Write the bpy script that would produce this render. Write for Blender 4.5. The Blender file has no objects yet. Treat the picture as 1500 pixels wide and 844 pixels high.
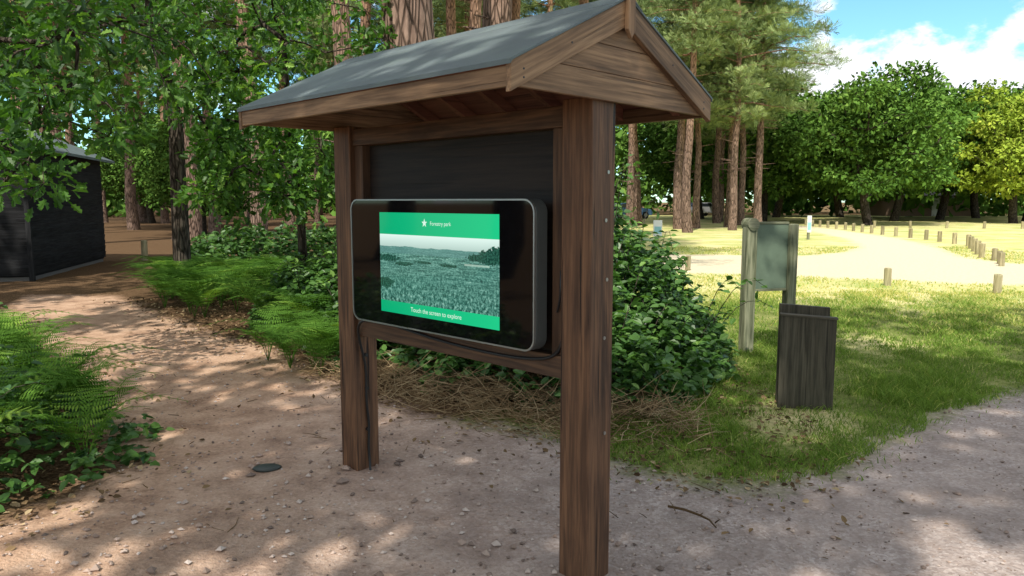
import bpy, math, random
import numpy as np
from mathutils import Vector, Matrix
rng=np.random.default_rng(11); random.seed(11)
sc=bpy.context.scene
D=bpy.data
# ---------------------------------------------------------------- helpers
def link(o,parent=None):
    sc.collection.objects.link(o)
    if parent: o.parent=parent
    return o
def empty(name,loc=(0,0,0),rz=0,parent=None):
    e=D.objects.new(name,None); e.location=loc; e.rotation_euler=(0,0,rz); e.empty_display_size=.2
    return link(e,parent)
class NT:
    def __init__(s,mat):
        s.t=mat.node_tree; s.t.nodes.clear(); s.out=s.t.nodes.new('ShaderNodeOutputWorld' if isinstance(mat,bpy.types.World) else 'ShaderNodeOutputMaterial')
    def n(s,typ,**kw):
        nd=s.t.nodes.new('ShaderNode'+typ)
        ins=kw.pop('i',{})
        for k,v in kw.items(): setattr(nd,k,v)
        for k,v in ins.items(): s.set(nd.inputs[k],v)
        return nd
    def set(s,sock,v):
        if isinstance(v,bpy.types.NodeSocket): s.t.links.new(v,sock)
        else: sock.default_value=v
    def noise(s,vec,scale,detail=5,rough=.55,dist=0):
        nd=s.n('TexNoise',i={'Scale':scale,'Detail':detail,'Roughness':rough,'Distortion':dist})
        if vec is not None: s.set(nd.inputs['Vector'],vec)
        return nd.outputs['Fac']
    def ramp(s,fac,stops,interp='LINEAR'):
        nd=s.n('ValToRGB'); cr=nd.color_ramp; cr.interpolation=interp
        while len(cr.elements)<len(stops): cr.elements.new(.5)
        for e,(p,c) in zip(cr.elements,stops):
            e.position=p; e.color=(tuple(c)[:3]+(1,)) if isinstance(c,(tuple,list)) else (c,c,c,1)
        s.set(nd.inputs[0],fac); return nd.outputs[0]
    def mix(s,f,a,b,mode='MIX'):
        nd=s.n('Mix',data_type='RGBA',blend_type=mode)
        s.set(nd.inputs[0],f)
        for k,v in ((6,a),(7,b)):
            if isinstance(v,(tuple,list)): v=tuple(v)[:3]+(1,)
            s.set(nd.inputs[k],v)
        return nd.outputs[2]
    def math(s,op,a,b=0,c=None,clamp=False):
        nd=s.n('Math',operation=op); nd.use_clamp=clamp
        s.set(nd.inputs[0],a); s.set(nd.inputs[1],b)
        if c is not None: s.set(nd.inputs[2],c)
        return nd.outputs[0]
    def bump(s,h,st=.3,dist=.01):
        return s.n('Bump',i={'Height':h,'Strength':st,'Distance':dist}).outputs[0]
    def pbsdf(s,col,rough=.8,nrm=None,**kw):
        p=s.n('BsdfPrincipled')
        s.set(p.inputs['Base Color'],tuple(col)[:3]+(1,) if isinstance(col,(tuple,list)) else col); s.set(p.inputs['Roughness'],rough)
        if nrm is not None: s.set(p.inputs['Normal'],nrm)
        for k,v in kw.items(): s.set(p.inputs[k.replace('_',' ')],v)
        return p.outputs[0]
    def diff(s,col,nrm=None):
        p=s.n('BsdfDiffuse'); s.set(p.inputs['Color'],tuple(col)[:3]+(1,) if isinstance(col,(tuple,list)) else col)
        if nrm is not None: s.set(p.inputs['Normal'],nrm)
        return p.outputs[0]
    def done(s,sh): s.t.links.new(sh,s.out.inputs['Surface'])
def newmat(name):
    m=D.materials.new(name); m.use_nodes=True; return m,NT(m)
def mapping(t,scale,kind='Object'):
    tc=t.n('TexCoord'); mp=t.n('Mapping',i={'Vector':tc.outputs[kind],'Scale':scale}); return mp.outputs[0]
def simple(name,col,rough=.6,metal=0,var=.12,scale=20):
    m,t=newmat(name); v=mapping(t,(1,1,1)); f=t.noise(v,scale)
    c=t.mix(f,tuple(x*(1-var) for x in col),tuple(min(1,x*(1+var)) for x in col))
    t.done(t.pbsdf(c,rough,t.bump(f,.1,.003),Metallic=metal)); return m
def wood(name,dark,light,rough=.7,crack=.6,bump=.5,sx=1.0,spec=.35):
    m,t=newmat(name)
    rv=t.n('ObjectInfo').outputs['Random']
    tc=t.n('VectorMath',operation='ADD',i={0:t.n('TexCoord').outputs['Object'],1:t.n('CombineXYZ',i={'X':t.math('MULTIPLY',rv,37.),'Y':t.math('MULTIPLY',rv,11.)}).outputs[0]}).outputs[0]
    def mp(s): return t.n('Mapping',i={'Vector':tc,'Scale':s}).outputs[0]
    v=mp((1.1*sx,16,16)); v2=mp((2.2*sx,55,55)); v3=mp((1.6,3,3)); v4=mp((.8,26,26))
    a=t.noise(v,1.6,5,.6,.6); b=t.noise(v2,1.5,3,.6); c=t.noise(v3,1.2,4)
    g=t.math('ADD',t.math('MULTIPLY',a,.6),t.math('MULTIPLY',b,.4))
    col=t.ramp(g,[(.36,tuple(x*.45 for x in dark)),(.46,dark),(.62,light)])
    col=t.mix(t.ramp(c,[(.35,0.),(.7,1.)]),col,t.mix(.5,col,light))
    col=t.mix(1,col,t.ramp(rv,[(0.,.82),(1.,1.15)]),'MULTIPLY')
    ck=t.ramp(t.noise(v4,1.4,3,.5,.3),[(.33,1.),(.375,0.)])
    col=t.mix(t.math('MULTIPLY',ck,crack),col,tuple(x*.15 for x in dark))
    h=t.math('SUBTRACT',g,ck)
    t.done(t.pbsdf(col,rough,t.bump(h,bump,.004),Specular_IOR_Level=spec)); return m
def leafmat(name,c1,c2,c3=None,trans=.35,rough=.45,spec=.4):
    m,t=newmat(name)
    r=t.n('Attribute',attribute_name='rnd').outputs['Fac']
    oi=t.n('ObjectInfo').outputs['Random']
    st=[(0.,c1),(.75,c2)]+([(1.,c3)] if c3 else [])
    col=t.ramp(r,st)
    col=t.mix(1,col,t.ramp(oi,[(0.,(.8,.84,.8)),(1.,(1.15,1.1,1.0))]),'MULTIPLY')
    if trans<=0: t.done(t.diff(col)); return m
    p=t.pbsdf(col,rough,Specular_IOR_Level=spec) if spec>0 else t.diff(col)
    tr=t.n('BsdfTranslucent'); t.set(tr.inputs['Color'],t.mix(1,col,(1.4,1.5,.55),'MULTIPLY'))
    ms=t.n('MixShader'); t.set(ms.inputs[0],trans); t.t.links.new(p,ms.inputs[1]); t.t.links.new(tr.outputs[0],ms.inputs[2])
    t.done(ms.outputs[0]); return m
def barkmat(name,lo,hi,orange=None,z0=4,z1=9):
    m,t=newmat(name)
    v=mapping(t,(7,7,1.3)); f=t.noise(v,2.2,5,.65,.5)
    vo=t.n('TexVoronoi',feature='DISTANCE_TO_EDGE',i={'Vector':v,'Scale':2.2}).outputs['Distance']
    cr=t.ramp(vo,[(0.,0.),(.16,1.)])
    col=t.ramp(f,[(.3,lo),(.7,hi)])
    if orange:
        tc=t.n('TexCoord').outputs['Object']; z=t.n('SeparateXYZ',i={'Vector':tc}).outputs[2]
        k=t.n('MapRange',i={'Value':z,'From Min':z0,'From Max':z1}).outputs[0]
        col=t.mix(k,col,t.ramp(f,[(.3,tuple(x*.6 for x in orange)),(.7,orange)]))
    col=t.mix(cr,t.mix(.75,col,(0.01,.008,.006)),col)
    t.done(t.diff(col,t.bump(t.math('ADD',cr,f),.8,.03))); return m

class MB:
    def __init__(s): s.V=[];s.F=[];s.M=[];s.R=[];s.S=[];s.n=0
    def add(s,V,F,mat=0,rnd=None,smooth=False):
        V=np.asarray(V,float).reshape(-1,3)
        if not isinstance(F,list): F=[F]
        for f in F:
            f=np.asarray(f,int)
            s.F.append(f+s.n); s.M.append(np.full(len(f),mat)); s.S.append(np.full(len(f),smooth))
        s.V.append(V); s.R.append(np.zeros(len(V)) if rnd is None else np.asarray(rnd,float)); s.n+=len(V)
    def mesh(s,name,mats):
        V=np.concatenate(s.V); me=D.meshes.new(name)
        me.vertices.add(len(V)); me.vertices.foreach_set('co',V.astype(np.float32).ravel())
        lp=np.concatenate([f.ravel() for f in s.F]); sz=np.concatenate([np.full(len(f),f.shape[1]) for f in s.F])
        st=np.concatenate([[0],np.cumsum(sz)[:-1]])
        me.loops.add(len(lp)); me.loops.foreach_set('vertex_index',lp.astype(np.int32))
        me.polygons.add(len(sz)); me.polygons.foreach_set('loop_start',st.astype(np.int32))
        me.polygons.foreach_set('material_index',np.concatenate(s.M).astype(np.int32))
        me.update(calc_edges=True)
        me.polygons.foreach_set('use_smooth',np.concatenate(s.S).astype(bool))
        a=me.attributes.new('rnd','FLOAT','POINT'); a.data.foreach_set('value',np.concatenate(s.R).astype(np.float32))
        for m in mats: me.materials.append(m)
        return me
    def obj(s,name,mats,parent=None): return link(D.objects.new(name,s.mesh(name,mats)),parent)
def unit(v): return v/np.maximum(np.linalg.norm(v,axis=-1,keepdims=True),1e-9)
def rdir(n): return unit(rng.normal(size=(n,3)))
def leaves(mb,C,tan,nor,size,tmpl,mat,rnd):
    T,F=tmpl; T=np.asarray(T,float); tan=unit(tan); b=unit(np.cross(nor,tan)); nor=np.cross(tan,b)
    s=np.asarray(size)[:,None,None]
    V=C[:,None]+s*(T[None,:,0:1]*tan[:,None]+T[None,:,1:2]*b[:,None]+T[None,:,2:3]*nor[:,None])
    k=len(T); off=(np.arange(len(C))*k)[:,None,None]
    Fs=[(np.asarray(f)[None]+off).reshape(-1,np.asarray(f).shape[1]) for f in F]
    mb.add(V.reshape(-1,3),Fs,mat,np.repeat(rnd,k))
QUAD=([(0,0,0),(.45,.33,.08),(1,0,-.05),(.45,-.33,.08)],[[[0,1,2,3]]])
half=[(.16,.08),(.28,.24),(.40,.13),(.55,.30),(.68,.15),(.84,.20)]
OAK=([(0,0,0),(1,0,-.06)]+[(x,y,y*.35) for x,y in half]+[(x,-y,y*.35) for x,y in half],[[[0,2,3,4,5,6,7,1]],[[0,1,13,12,11,10,9,8]]])
BR=([(0,0,0),(.3,.3,.1),(.7,.24,.06),(1,0,-.06),(.7,-.24,.06),(.3,-.3,.1)],[[[0,1,2,3]],[[0,3,4,5]]])
NEED=([(0,0,0),(1,.10,.05),(1,.02,.1),(0,.02,0),(.9,-.25,0),(.92,-.17,0),(.0,-.02,0),(.8,.34,-.05),(.84,.28,0)],[[[0,1,2],[3,4,5],[6,7,8]]])
pv=[];pf=[]
for i in range(8):
    x=.05+i*.118; w=.17*(1-i/8.5)+.015
    for sgn in (1,-1):
        k=len(pv); pv+=[(x,0,0),(x+.03,sgn*w,-.03),(x+.095,0,0)]; pf.append([k,k+1,k+2] if sgn>0 else [k,k+2,k+1])
PINNA=(pv,[pf])
def tube(mb,P,R,sides=7,mat=0,rnd=.5):
    P=np.asarray(P,float); n=len(P); T=unit(np.gradient(P,axis=0))
    ref=np.array([0,0,1.]) if abs(T[0][2])<.8 else np.array([1.,0,0])
    A=unit(np.cross(T,ref)); B=np.cross(T,A)
    an=np.linspace(0,2*math.pi,sides,endpoint=False)
    R=np.asarray(R,float)
    V=P[:,None]+R[:,None,None]*(np.cos(an)[None,:,None]*A[:,None]+np.sin(an)[None,:,None]*B[:,None])
    F=[]
    for i in range(n-1):
        for j in range(sides):
            k=(j+1)%sides; F.append((i*sides+j,i*sides+k,(i+1)*sides+k,(i+1)*sides+j))
    mb.add(V.reshape(-1,3),np.array(F),mat,np.full(n*sides,rnd),True)
def cluster_tree(mb,trunk,tr,centers,radii,nleaf,lsize,tmpl,twig=.012,squash=.7,upb=.8,ntw=4):
    trunk=np.asarray(trunk,float); tube(mb,trunk,tr,12,0)
    nodes=[p for p in trunk]; par=[-1]*len(nodes)
    lo=max(1,int(len(trunk)*.45))
    order=np.argsort(np.linalg.norm(centers-trunk[-1],axis=1))
    cand=list(range(lo,len(nodes)))
    for k in order:
        c=centers[k]; best=min(cand,key=lambda j:np.linalg.norm(nodes[j]-c)+.25*max(0,nodes[j][2]-c[2]))
        nodes.append(c); par.append(best); cand.append(len(nodes)-1)
    cnt=[1]*len(nodes)
    for j in range(len(nodes)-1,len(trunk)-1,-1): cnt[par[j]]+=cnt[j]
    for j in range(len(trunk),len(nodes)):
        a,b=nodes[par[j]],nodes[j]; L=np.linalg.norm(b-a); m=(a+b)/2+rng.normal(size=3)*L*.08+np.array([0,0,L*.07])
        r1=min(twig*math.sqrt(cnt[j])*1.15,tr[-1]*.9); tube(mb,[a,(a+m)/2,m,(m+b)/2,b],np.array([1.15,1.05,.95,.85,.75])*r1,5,0)
    for c,r in zip(centers,radii):
        for q in rdir(ntw): tube(mb,[c,c+q*r*.5+np.array([0,0,.05*r]),c+q*r*.95],[twig*.6,twig*.45,twig*.2],3,0)
        d=rdir(nleaf); rad=r*rng.random(nleaf)**.42
        bump=1+.35*np.sin(d[:,0]*5+c[0]*3)*np.sin(d[:,1]*4+c[1])
        C=c+d*(rad*bump)[:,None]*np.array([1,1,squash])
        tan=unit(d*1.0+rng.normal(size=(nleaf,3))*.6+np.array([0,0,-.25])); nor=unit(np.array([0,0,upb])+rng.normal(size=(nleaf,3))*.55)
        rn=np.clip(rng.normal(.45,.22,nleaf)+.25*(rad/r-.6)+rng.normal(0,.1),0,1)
        leaves(mb,C,tan,nor,lsize*rng.uniform(.7,1.25,nleaf),tmpl,1,rn)
def pip(P,poly):
    x,y=P[:,0],P[:,1]; ins=np.zeros(len(P),bool); n=len(poly)
    for i in range(n):
        x1,y1=poly[i]; x2,y2=poly[(i+1)%n]
        if y1==y2: continue
        c=((y1>y)!=(y2>y))&(x<(x2-x1)*(y-y1)/(y2-y1)+x1); ins^=c
    return ins
def sdist(P,poly):
    d=np.full(len(P),1e9); n=len(poly)
    for i in range(n):
        a=np.array(poly[i]);b=np.array(poly[(i+1)%n]);ab=b-a
        t=np.clip(((P-a)@ab)/(ab@ab),0,1); d=np.minimum(d,np.linalg.norm(P-(a+t[:,None]*ab),axis=1))
    return np.where(pip(P,poly),d,-d)
def fnoise(x,y,s=1.0,seed=0):
    r=np.random.default_rng(seed); v=0*x
    for k in range(6):
        a=r.uniform(0,6.28); f=s*(1.6**k)*r.uniform(.8,1.2); v=v+np.sin((x*math.cos(a)+y*math.sin(a))*f+r.uniform(0,6.28))/(1.35**k)
    return v/2.6
# ---------------------------------------------------------------- zones
BARE=[(-14,-25),(25,-25),(25,16),(9,8.7),(6,7.1),(4.39,6.19),(3.43,5.57),(2.48,4.83),(1.96,4.26),(1.35,4.02),(.99,4.1),(.63,4.4),(.3,4.9),(-.5,5.3),(-1.03,5.75),(-1.6,6.5),(-2.2,7.3),(-2.65,8),(-3.7,8.9),(-5.5,11),(-6.8,12.6),(-8.3,12.6),(-7.3,10.4),(-4.9,7.6),(-3.27,5.57),(-2.35,4.3),(-2.5,3.2),(-4,1),(-14,-2)]
FARP=[(0,16.6),(3.98,16.5),(7.1,15.3),(9.7,14.0),(16,13.6),(30,15),(30,20),(16,18.6),(12.96,18.9),(12.8,20.9),(14.6,25),(16.6,31.6),(18.3,41.5),(20,60),(18,60),(16.4,41.5),(14.3,31.6),(12.2,25.9),(10.2,23),(8.6,21.8),(5.3,22.2),(0,23.5),(-3,24),(-3,18)]
BRAM=[(-1.5,6.7),(-.4,6.0),(.3,5.5),(.9,5.25),(1.3,5.7),(1.9,6.5),(2.2,7.6),(2.0,9),(1.3,10.5),(-1,11),(-2.3,9.5),(-2.0,7.5)]
BRACK=[(-1.9,7.6),(-2.8,8.4),(-3.8,9.2),(-5.5,11.3),(-7.0,14.5),(-5,15),(-2,12),(-1.6,9)]
LOWL=[(-2.35,4.0),(-2.45,4.8),(-3.4,5.8),(-5,7.5),(-7,9.7),(-9,8),(-6,3),(-2.8,3.1)]
def gz(x,y):
    near=np.exp(-((x)**2+(y-6)**2)/400)
    return .018*fnoise(x,y,1.4,1)*near+.006*fnoise(x,y,7,2)*near-.08*np.exp(-((x-.35)**2+(y-2.7)**2)/1.1)+(.07+.02*fnoise(x,y,9,4))*np.exp(-((x+2.1)**2/.5+(y-2.95)**2/.35))
# ---------------------------------------------------------------- ground
def axis(lo,hi,n,c,fine):
    t=np.linspace(-1,1,n); k=6.2; s=np.sinh(k*t)/math.sinh(k); return np.where(s<0,c+s*(c-lo),c+s*(hi-c))
gx=axis(-600,600,420,0,0); gy=axis(-600,900,420,6,0)
X,Y=np.meshgrid(gx,gy); P=np.stack([X.ravel(),Y.ravel()],1)
Z=gz(P[:,0],P[:,1]); nx,ny=len(gx),len(gy)
I=(np.arange(ny-1)[:,None]*nx+np.arange(nx-1)[None]).ravel()
mb=MB(); mb.add(np.column_stack([P,Z]),np.stack([I,I+1,I+nx+1,I+nx],1),0,None,True)
gm,t=newmat('ground_soil_grass')
att=t.n('Attribute',attribute_name='zones'); sep=t.n('SeparateColor',i={'Color':att.outputs['Color']})
tc=t.n('TexCoord').outputs['Object']
nA=t.noise(tc,3.0,5,.65); nB=t.noise(tc,45,4,.7); nC=t.noise(tc,.6,3,.6); nD=t.noise(tc,14,4,.7)
def sharp(s,w=.22,amp=.9):
    v=t.math('ADD',s,t.math('MULTIPLY',t.math('SUBTRACT',t.math('ADD',t.math('MULTIPLY',nA,.5),t.math('MULTIPLY',nD,.5)),.5),amp))
    return t.n('MapRange',i={'Value':v,'From Min':.5-w,'From Max':.5+w}).outputs[0]
vor=t.n('TexVoronoi',i={'Vector':tc,'Scale':70.}); vcol=vor.outputs['Color']
stone=t.ramp(t.n('SeparateColor',i={'Color':vcol}).outputs[0],[(.0,(.27,.22,.20)),(.5,(.46,.39,.36)),(1.,(.68,.60,.56))])
grav=t.mix(t.ramp(nD,[(.35,.25),(.65,.85)]),(.42,.335,.29),stone)
grav=t.mix(t.ramp(nC,[(.35,0.),(.65,.6)]),grav,(.52,.41,.35))
grav=t.mix(t.ramp(nA,[(.4,.45),(.6,0.)]),grav,(.22,.17,.145))
sand=t.ramp(t.math('ADD',t.math('MULTIPLY',nA,.6),t.math('MULTIPLY',nB,.4)),[(.36,(.25,.135,.078)),(.5,(.52,.32,.20)),(.66,(.70,.47,.32))])
pale=t.ramp(nD,[(.3,(.60,.51,.34)),(.7,(.78,.68,.48))])
green=t.ramp(t.math('ADD',t.math('MULTIPLY',nA,.5),t.math('MULTIPLY',nB,.5)),[(.35,(.07,.09,.025)),(.5,(.18,.215,.06)),(.62,(.34,.33,.13))])
dry=t.ramp(t.math('ADD',t.math('MULTIPLY',nC,.6),t.math('MULTIPLY',nD,.4)),[(.38,(.34,.42,.12)),(.49,(.57,.54,.22)),(.60,(.72,.61,.33))])
lit=t.ramp(nB,[(.3,(.04,.024,.014)),(.5,(.13,.08,.045)),(.7,(.28,.18,.105))])
sx=t.n('SeparateXYZ',i={'Vector':tc})
isfar=t.n('MapRange',i={'Value':sx.outputs[1],'From Min':11.,'From Max':13.5}).outputs[0]
issand=t.n('MapRange',i={'Value':t.math('ADD',sx.outputs[0],t.math('MULTIPLY',nC,1.5)),'From Min':1.3,'From Max':-1.4}).outputs[0]
b=t.mix(issand,grav,t.mix(.2,sand,grav)); b=t.mix(t.math('MULTIPLY',isfar,t.math('GREATER_THAN',sx.outputs[0],-3.5)),b,pale)
c=t.mix(sharp(sep.outputs[1]),green,dry); c=t.mix(sharp(sep.outputs[2]),c,lit); c=t.mix(sharp(sep.outputs[0],.14),c,b)
hh=t.math('ADD',t.math('MULTIPLY',nB,.6),t.math('MULTIPLY',nD,1.2))
t.done(t.diff(c,t.bump(hh,.8,.022)))
g=mb.obj('ground',[gm])
bare=np.maximum(sdist(P,BARE)/.5,sdist(P,FARP)/1.0); bare=np.clip(.5+bare*.5,0,1)
wob=fnoise(P[:,0],P[:,1],.5,5)
dr=np.clip((P[:,1]-9.8+wob*1.6)/3,0,1)*np.clip(1-(P[:,1]-50)/60,.6,1)
dr=np.maximum(dr,.72*np.exp(-((P[:,0]-2.1)**2/.3+(P[:,1]-5.3)**2/.35)))
dr=np.maximum(dr,.6*np.exp(-((P[:,0]-4.2)**2/.5+(P[:,1]-8.3)**2/1.)))
lt=np.maximum(np.clip((.13*P[:,1]+.3-P[:,0])/2,0,1)*np.clip((P[:,1]-4.5),0,1),np.clip((-1.5-P[:,0]),0,1))
lt=np.maximum(lt,np.clip(.5+sdist(P,BRAM)/.5,0,1)); lt=np.maximum(lt,np.clip((P[:,1]-75)/20,0,.7))
ca=g.data.attributes.new('zones','FLOAT_COLOR','POINT'); ca.data.foreach_set('color',np.column_stack([bare,dr,lt,np.ones(len(P))]).astype(np.float32).ravel())
# ---------------------------------------------------------------- foliage materials
M_oak=leafmat('leaf_oak',(.022,.065,.013),(.095,.22,.034),(.27,.45,.10),trans=.42)
M_oakfar=leafmat('leaf_oak_far',(.045,.10,.022),(.125,.24,.045),(.22,.35,.08),trans=0)
M_yel=leafmat('leaf_yellow',(.14,.22,.03),(.30,.40,.055),(.44,.50,.09),trans=0)
M_pine=leafmat('needle_pine',(.12,.18,.075),(.30,.39,.16),(.44,.50,.23),trans=0)
M_bram=leafmat('leaf_bramble',(.028,.08,.02),(.095,.21,.045),(.21,.36,.09),trans=.25,rough=.4)
M_fern=leafmat('leaf_bracken',(.045,.11,.022),(.125,.26,.045),(.25,.40,.075),trans=.3,spec=0)
M_grass=leafmat('grass_blade',(.09,.15,.035),(.22,.34,.07),(.56,.53,.21),trans=.25,spec=0)
M_dead=leafmat('dry_litter',(.07,.045,.027),(.28,.185,.105),(.52,.40,.25),trans=0)
M_barko=barkmat('bark_oak',(.04,.033,.027),(.14,.115,.09))
M_barkp=barkmat('bark_pine',(.12,.078,.06),(.42,.29,.225),(.64,.37,.23),4,12)
# ---------------------------------------------------------------- trees
def oak_mesh(name,seed,H=12,R=5,nc=95,nl=200,ls=.26,z0=4.2,leaf=M_oakfar,cr=1.0,up=.6):
    global rng; rng=np.random.default_rng(seed)
    mb=MB(); n=8; tz=np.linspace(-.3,H*.62,n); tr_=np.column_stack([np.cumsum(rng.normal(0,.12,n)),np.cumsum(rng.normal(0,.12,n)),tz])
    d=rdir(nc*3); u=rng.random(nc*3)**.38
    c=d*u[:,None]; c=c[c[:,2]>-.8][:nc]
    lump=1+.14*np.sin(3*np.arctan2(c[:,1],c[:,0])+seed)+.08*np.sin(7*np.arctan2(c[:,1],c[:,0]))
    cz=(z0+H)/2; C=np.column_stack([c[:,0]*R*lump,c[:,1]*R*lump,cz+c[:,2]*(H-z0)/2])
    cluster_tree(mb,tr_,np.linspace(.042*H*.75,.015*H,n),C,rng.uniform(.6,1.15,len(C))*R/5*cr,nl,ls,QUAD,twig=.03,upb=up,ntw=2)
    return mb.mesh(name,[M_barko,leaf])
def pine_mesh(name,seed,H=19,z0=7,R=3.6,r0=.27,nb=56,npad=6,nn=30):
    global rng; rng=np.random.default_rng(seed)
    mb=MB(); n=12; tz=np.linspace(-.3,H,n); dx=np.cumsum(rng.normal(0,.07,n)); dy=np.cumsum(rng.normal(0,.07,n))
    tube(mb,np.column_stack([dx,dy,tz]),r0*(1-np.linspace(0,.86,n)**1.1)*np.r_[1.2,np.ones(n-1)],12,0)
    for k in range(nb):
        f=(k+rng.random())/nb; z=z0+(H-z0)*f; a=k*2.4+rng.normal()*.4; L=R*(1-.75*f**1.6)*rng.uniform(.5,1.1)*(.65+.35*min(1,f*4))
        bx,by=np.interp(z,tz,dx),np.interp(z,tz,dy); d=np.array([math.cos(a),math.sin(a),0])
        s=np.linspace(0,1,5)[:,None]; pts=np.array([bx,by,z])+d*L*s+np.array([0,0,1])*(L*(.25*s-.25*s**2+ (f-.35)*.35*s))+rng.normal(size=(5,3))*.05
        tube(mb,pts,np.linspace(.055,.012,5)*(1.2-f),4,0)
        for j in range(npad):
            q=rng.uniform(.3,1.03); c=pts[0]+(pts[-1]-pts[0])*q; c[2]+=L*.12*q*(1-q)+rng.normal()*.1
            side=np.array([-d[1],d[0],0]); c=c+side*rng.normal()*L*.16
            r=rng.uniform(.32,.66); dd=rdir(nn); C=c+dd*(r*rng.random(nn)**.5)[:,None]*np.array([1,1,.5])
            tan=unit(dd*np.array([1,1,.4])+np.array([0,0,.45])+rng.normal(size=(nn,3))*.35)
            leaves(mb,C,tan,unit(np.array([0,0,1.])+rng.normal(size=(nn,3))*.6),rng.uniform(.24,.42,nn),NEED,1,np.clip(rng.normal(.45,.2,nn)+.2*dd[:,2],0,1))
    for k in range(9):
        z=rng.uniform(2.5,z0); a=rng.uniform(0,6.3); L=rng.uniform(.3,1.2); b=np.array([np.interp(z,tz,dx),np.interp(z,tz,dy),z])
        tube(mb,[b,b+np.array([math.cos(a)*L,math.sin(a)*L,rng.uniform(-.1,.2)])],[.03,.01],4,0)
    return mb.mesh(name,[M_barkp,M_pine])
OM=[oak_mesh('oak_a',3,nc=46,nl=135,ls=.27,up=.9,cr=.92),oak_mesh('oak_b',8,H=11,R=5.6,nc=135,nl=150,ls=.36,z0=1.6,cr=1.1),oak_mesh('oak_y',21,H=11,R=5,nc=100,nl=140,ls=.36,z0=1.6,leaf=M_yel,cr=1.1)]
PM=[pine_mesh('pine_a',5,H=20,z0=9.5,R=3.2),pine_mesh('pine_b',14,H=22,z0=11,R=3.6,r0=.3),pine_mesh('pine_c',33,H=18,z0=6.0,R=4.8,r0=.22,nb=66,npad=7)]
def place(name,me,x,y,s=1,rz=None,sz=None,tilt=0):
    o=D.objects.new(name,me); o.location=(x,y,0); o.scale=(s,s,sz or s); o.rotation_euler=(tilt,tilt*.6,random.uniform(0,6.28) if rz is None else rz); return link(o)
for x,y,s in [(-1.9,-6.6,1.25),(2.2,-5.2,1.25),(5.8,-1.8,1.15),(-17,6.0,1.15),(-12.0,3.2,1.0)]:
    place('oak_tree',OM[0],x,y,s)
place('pine_tree',PM[1],-1.12,9.6,1.25,0.4); place('pine_tree',PM[1],-.15,13.2,1.0,2.0)
place('pine_tree',PM[0],-4.0,17.5,1.0); place('pine_tree',PM[0],-1.1,22,.9)
pts=[]
rr=np.random.default_rng(77)
while len(pts)<44:
    y=rr.uniform(20,64); x=rr.uniform(-.70*y-1,.10*y+.5)
    if x<-7.5 and x>-16 and y<24: continue
    if all((x-a)**2+(y-b)**2>8 for a,b in pts): pts.append((x,y))
for i,(x,y) in enumerate(pts): place('pine_tree',PM[i%2],x,y,rr.uniform(.85,1.1),tilt=rr.normal()*.015)
for x,y,m,s in [(9.6,43,0,1.0),(10.9,44,2,1.0),(12.2,41,2,1.0),(8.4,50,1,1),(7.2,46,0,.95),(13.4,46,2,1.05),(14.2,43,2,1.1),(12.6,55,1,1.05),(16.3,58,2,1.05),(10,60,1,1.1),(6.3,56,1,1),(15.4,50,2,1.1),(8,66,0,1),(9.0,38,0,.9),(11.6,50,0,1),(14.9,54,0,1)]:
    place('pine_tree',PM[m],x,y,s,tilt=rr.normal()*.02)
for x,y,m,s in [(24.3,50,1,.93),(20.3,60,1,1.0),(17.5,68,1,1.05),(30.5,60,1,1.0),(36.5,64,1,1.05),(36.5,54,2,.9),(41.5,60,2,1.0),(44,70,1,1.1),(26,74,1,1.15),(33,74,1,1.15)]:
    place('oak_tree',OM[m],x,y,s)
for x,y,s in [(-15,36,.5),(-3,35,.4),(-20,46,.6),(-10,50,.55),(3,54,.55),(-26,54,.7),(-3,62,.7)]:
    place('oak_tree',OM[1],x,y,s)
rng=np.random.default_rng(5); mb=MB()
for k in range(560):
    a=math.radians(rng.uniform(-46,50)); r=rng.uniform(84,120); top=(10+4*math.sin(a*9)+3*math.sin(a*23+1))*r/100+2
    c=np.array([math.sin(a)*r,math.cos(a)*r,top*rng.random()**1.3+.8]); rad=rng.uniform(2.2,3.8); n=64; d=rdir(n)
    leaves(mb,c+d*(rad*rng.random(n)**.4)[:,None]*np.array([1,1,.75]),rdir(n),unit(np.array([0,0,.6])+rng.normal(size=(n,3))*.6),rng.uniform(.9,1.5,n),QUAD,0,np.clip(rng.normal(.4,.2,n)+.12*math.sin(a*17)+.2*d[:,2],0,1))
mb.obj('distant_treeline',[M_oakfar])
rng=np.random.default_rng(9)
def boxpts(n,lo,hi): return rng.uniform(lo,hi,size=(n,3))
mb=MB()
cA=np.concatenate([boxpts(34,(-6.8,5.8,2.9),(-2.9,9.0,5.0)),
  np.array([(-4.85,7,2.30),(-4.3,6.9,2.28),(-3.75,7,2.2),(-4.2,6.5,1.95),(-4.0,6.4,2.35),(-4.45,6.4,2.6),(-3.8,6.6,2.62),(-4.5,6.6,1.75),(-3.95,6.3,1.75),(-4.6,6.9,2.05),(-3.3,7.2,2.7),(-4.1,6.8,3.0),(-4.2,6.0,2.1),(-3.75,6.1,2.45)])])
cluster_tree(mb,[(-7.4,6.6,-.2),(-7.3,6.7,1),(-7.2,6.8,2.2),(-7,6.9,3.2),(-6.8,7,4.2),(-6.6,7.1,5.2)],[.28,.23,.2,.17,.13,.09],cA,rng.uniform(.24,.42,len(cA)),72,.115,OAK,twig=.008)
mb.obj('oak_tree',[M_barko,M_oak])
mb=MB()
cB=np.concatenate([boxpts(32,(-3.9,8.4,1.5),(-2.1,9.8,2.8)),boxpts(36,(-4.6,8.6,2.8),(-1.4,11,4.4))])
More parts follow.
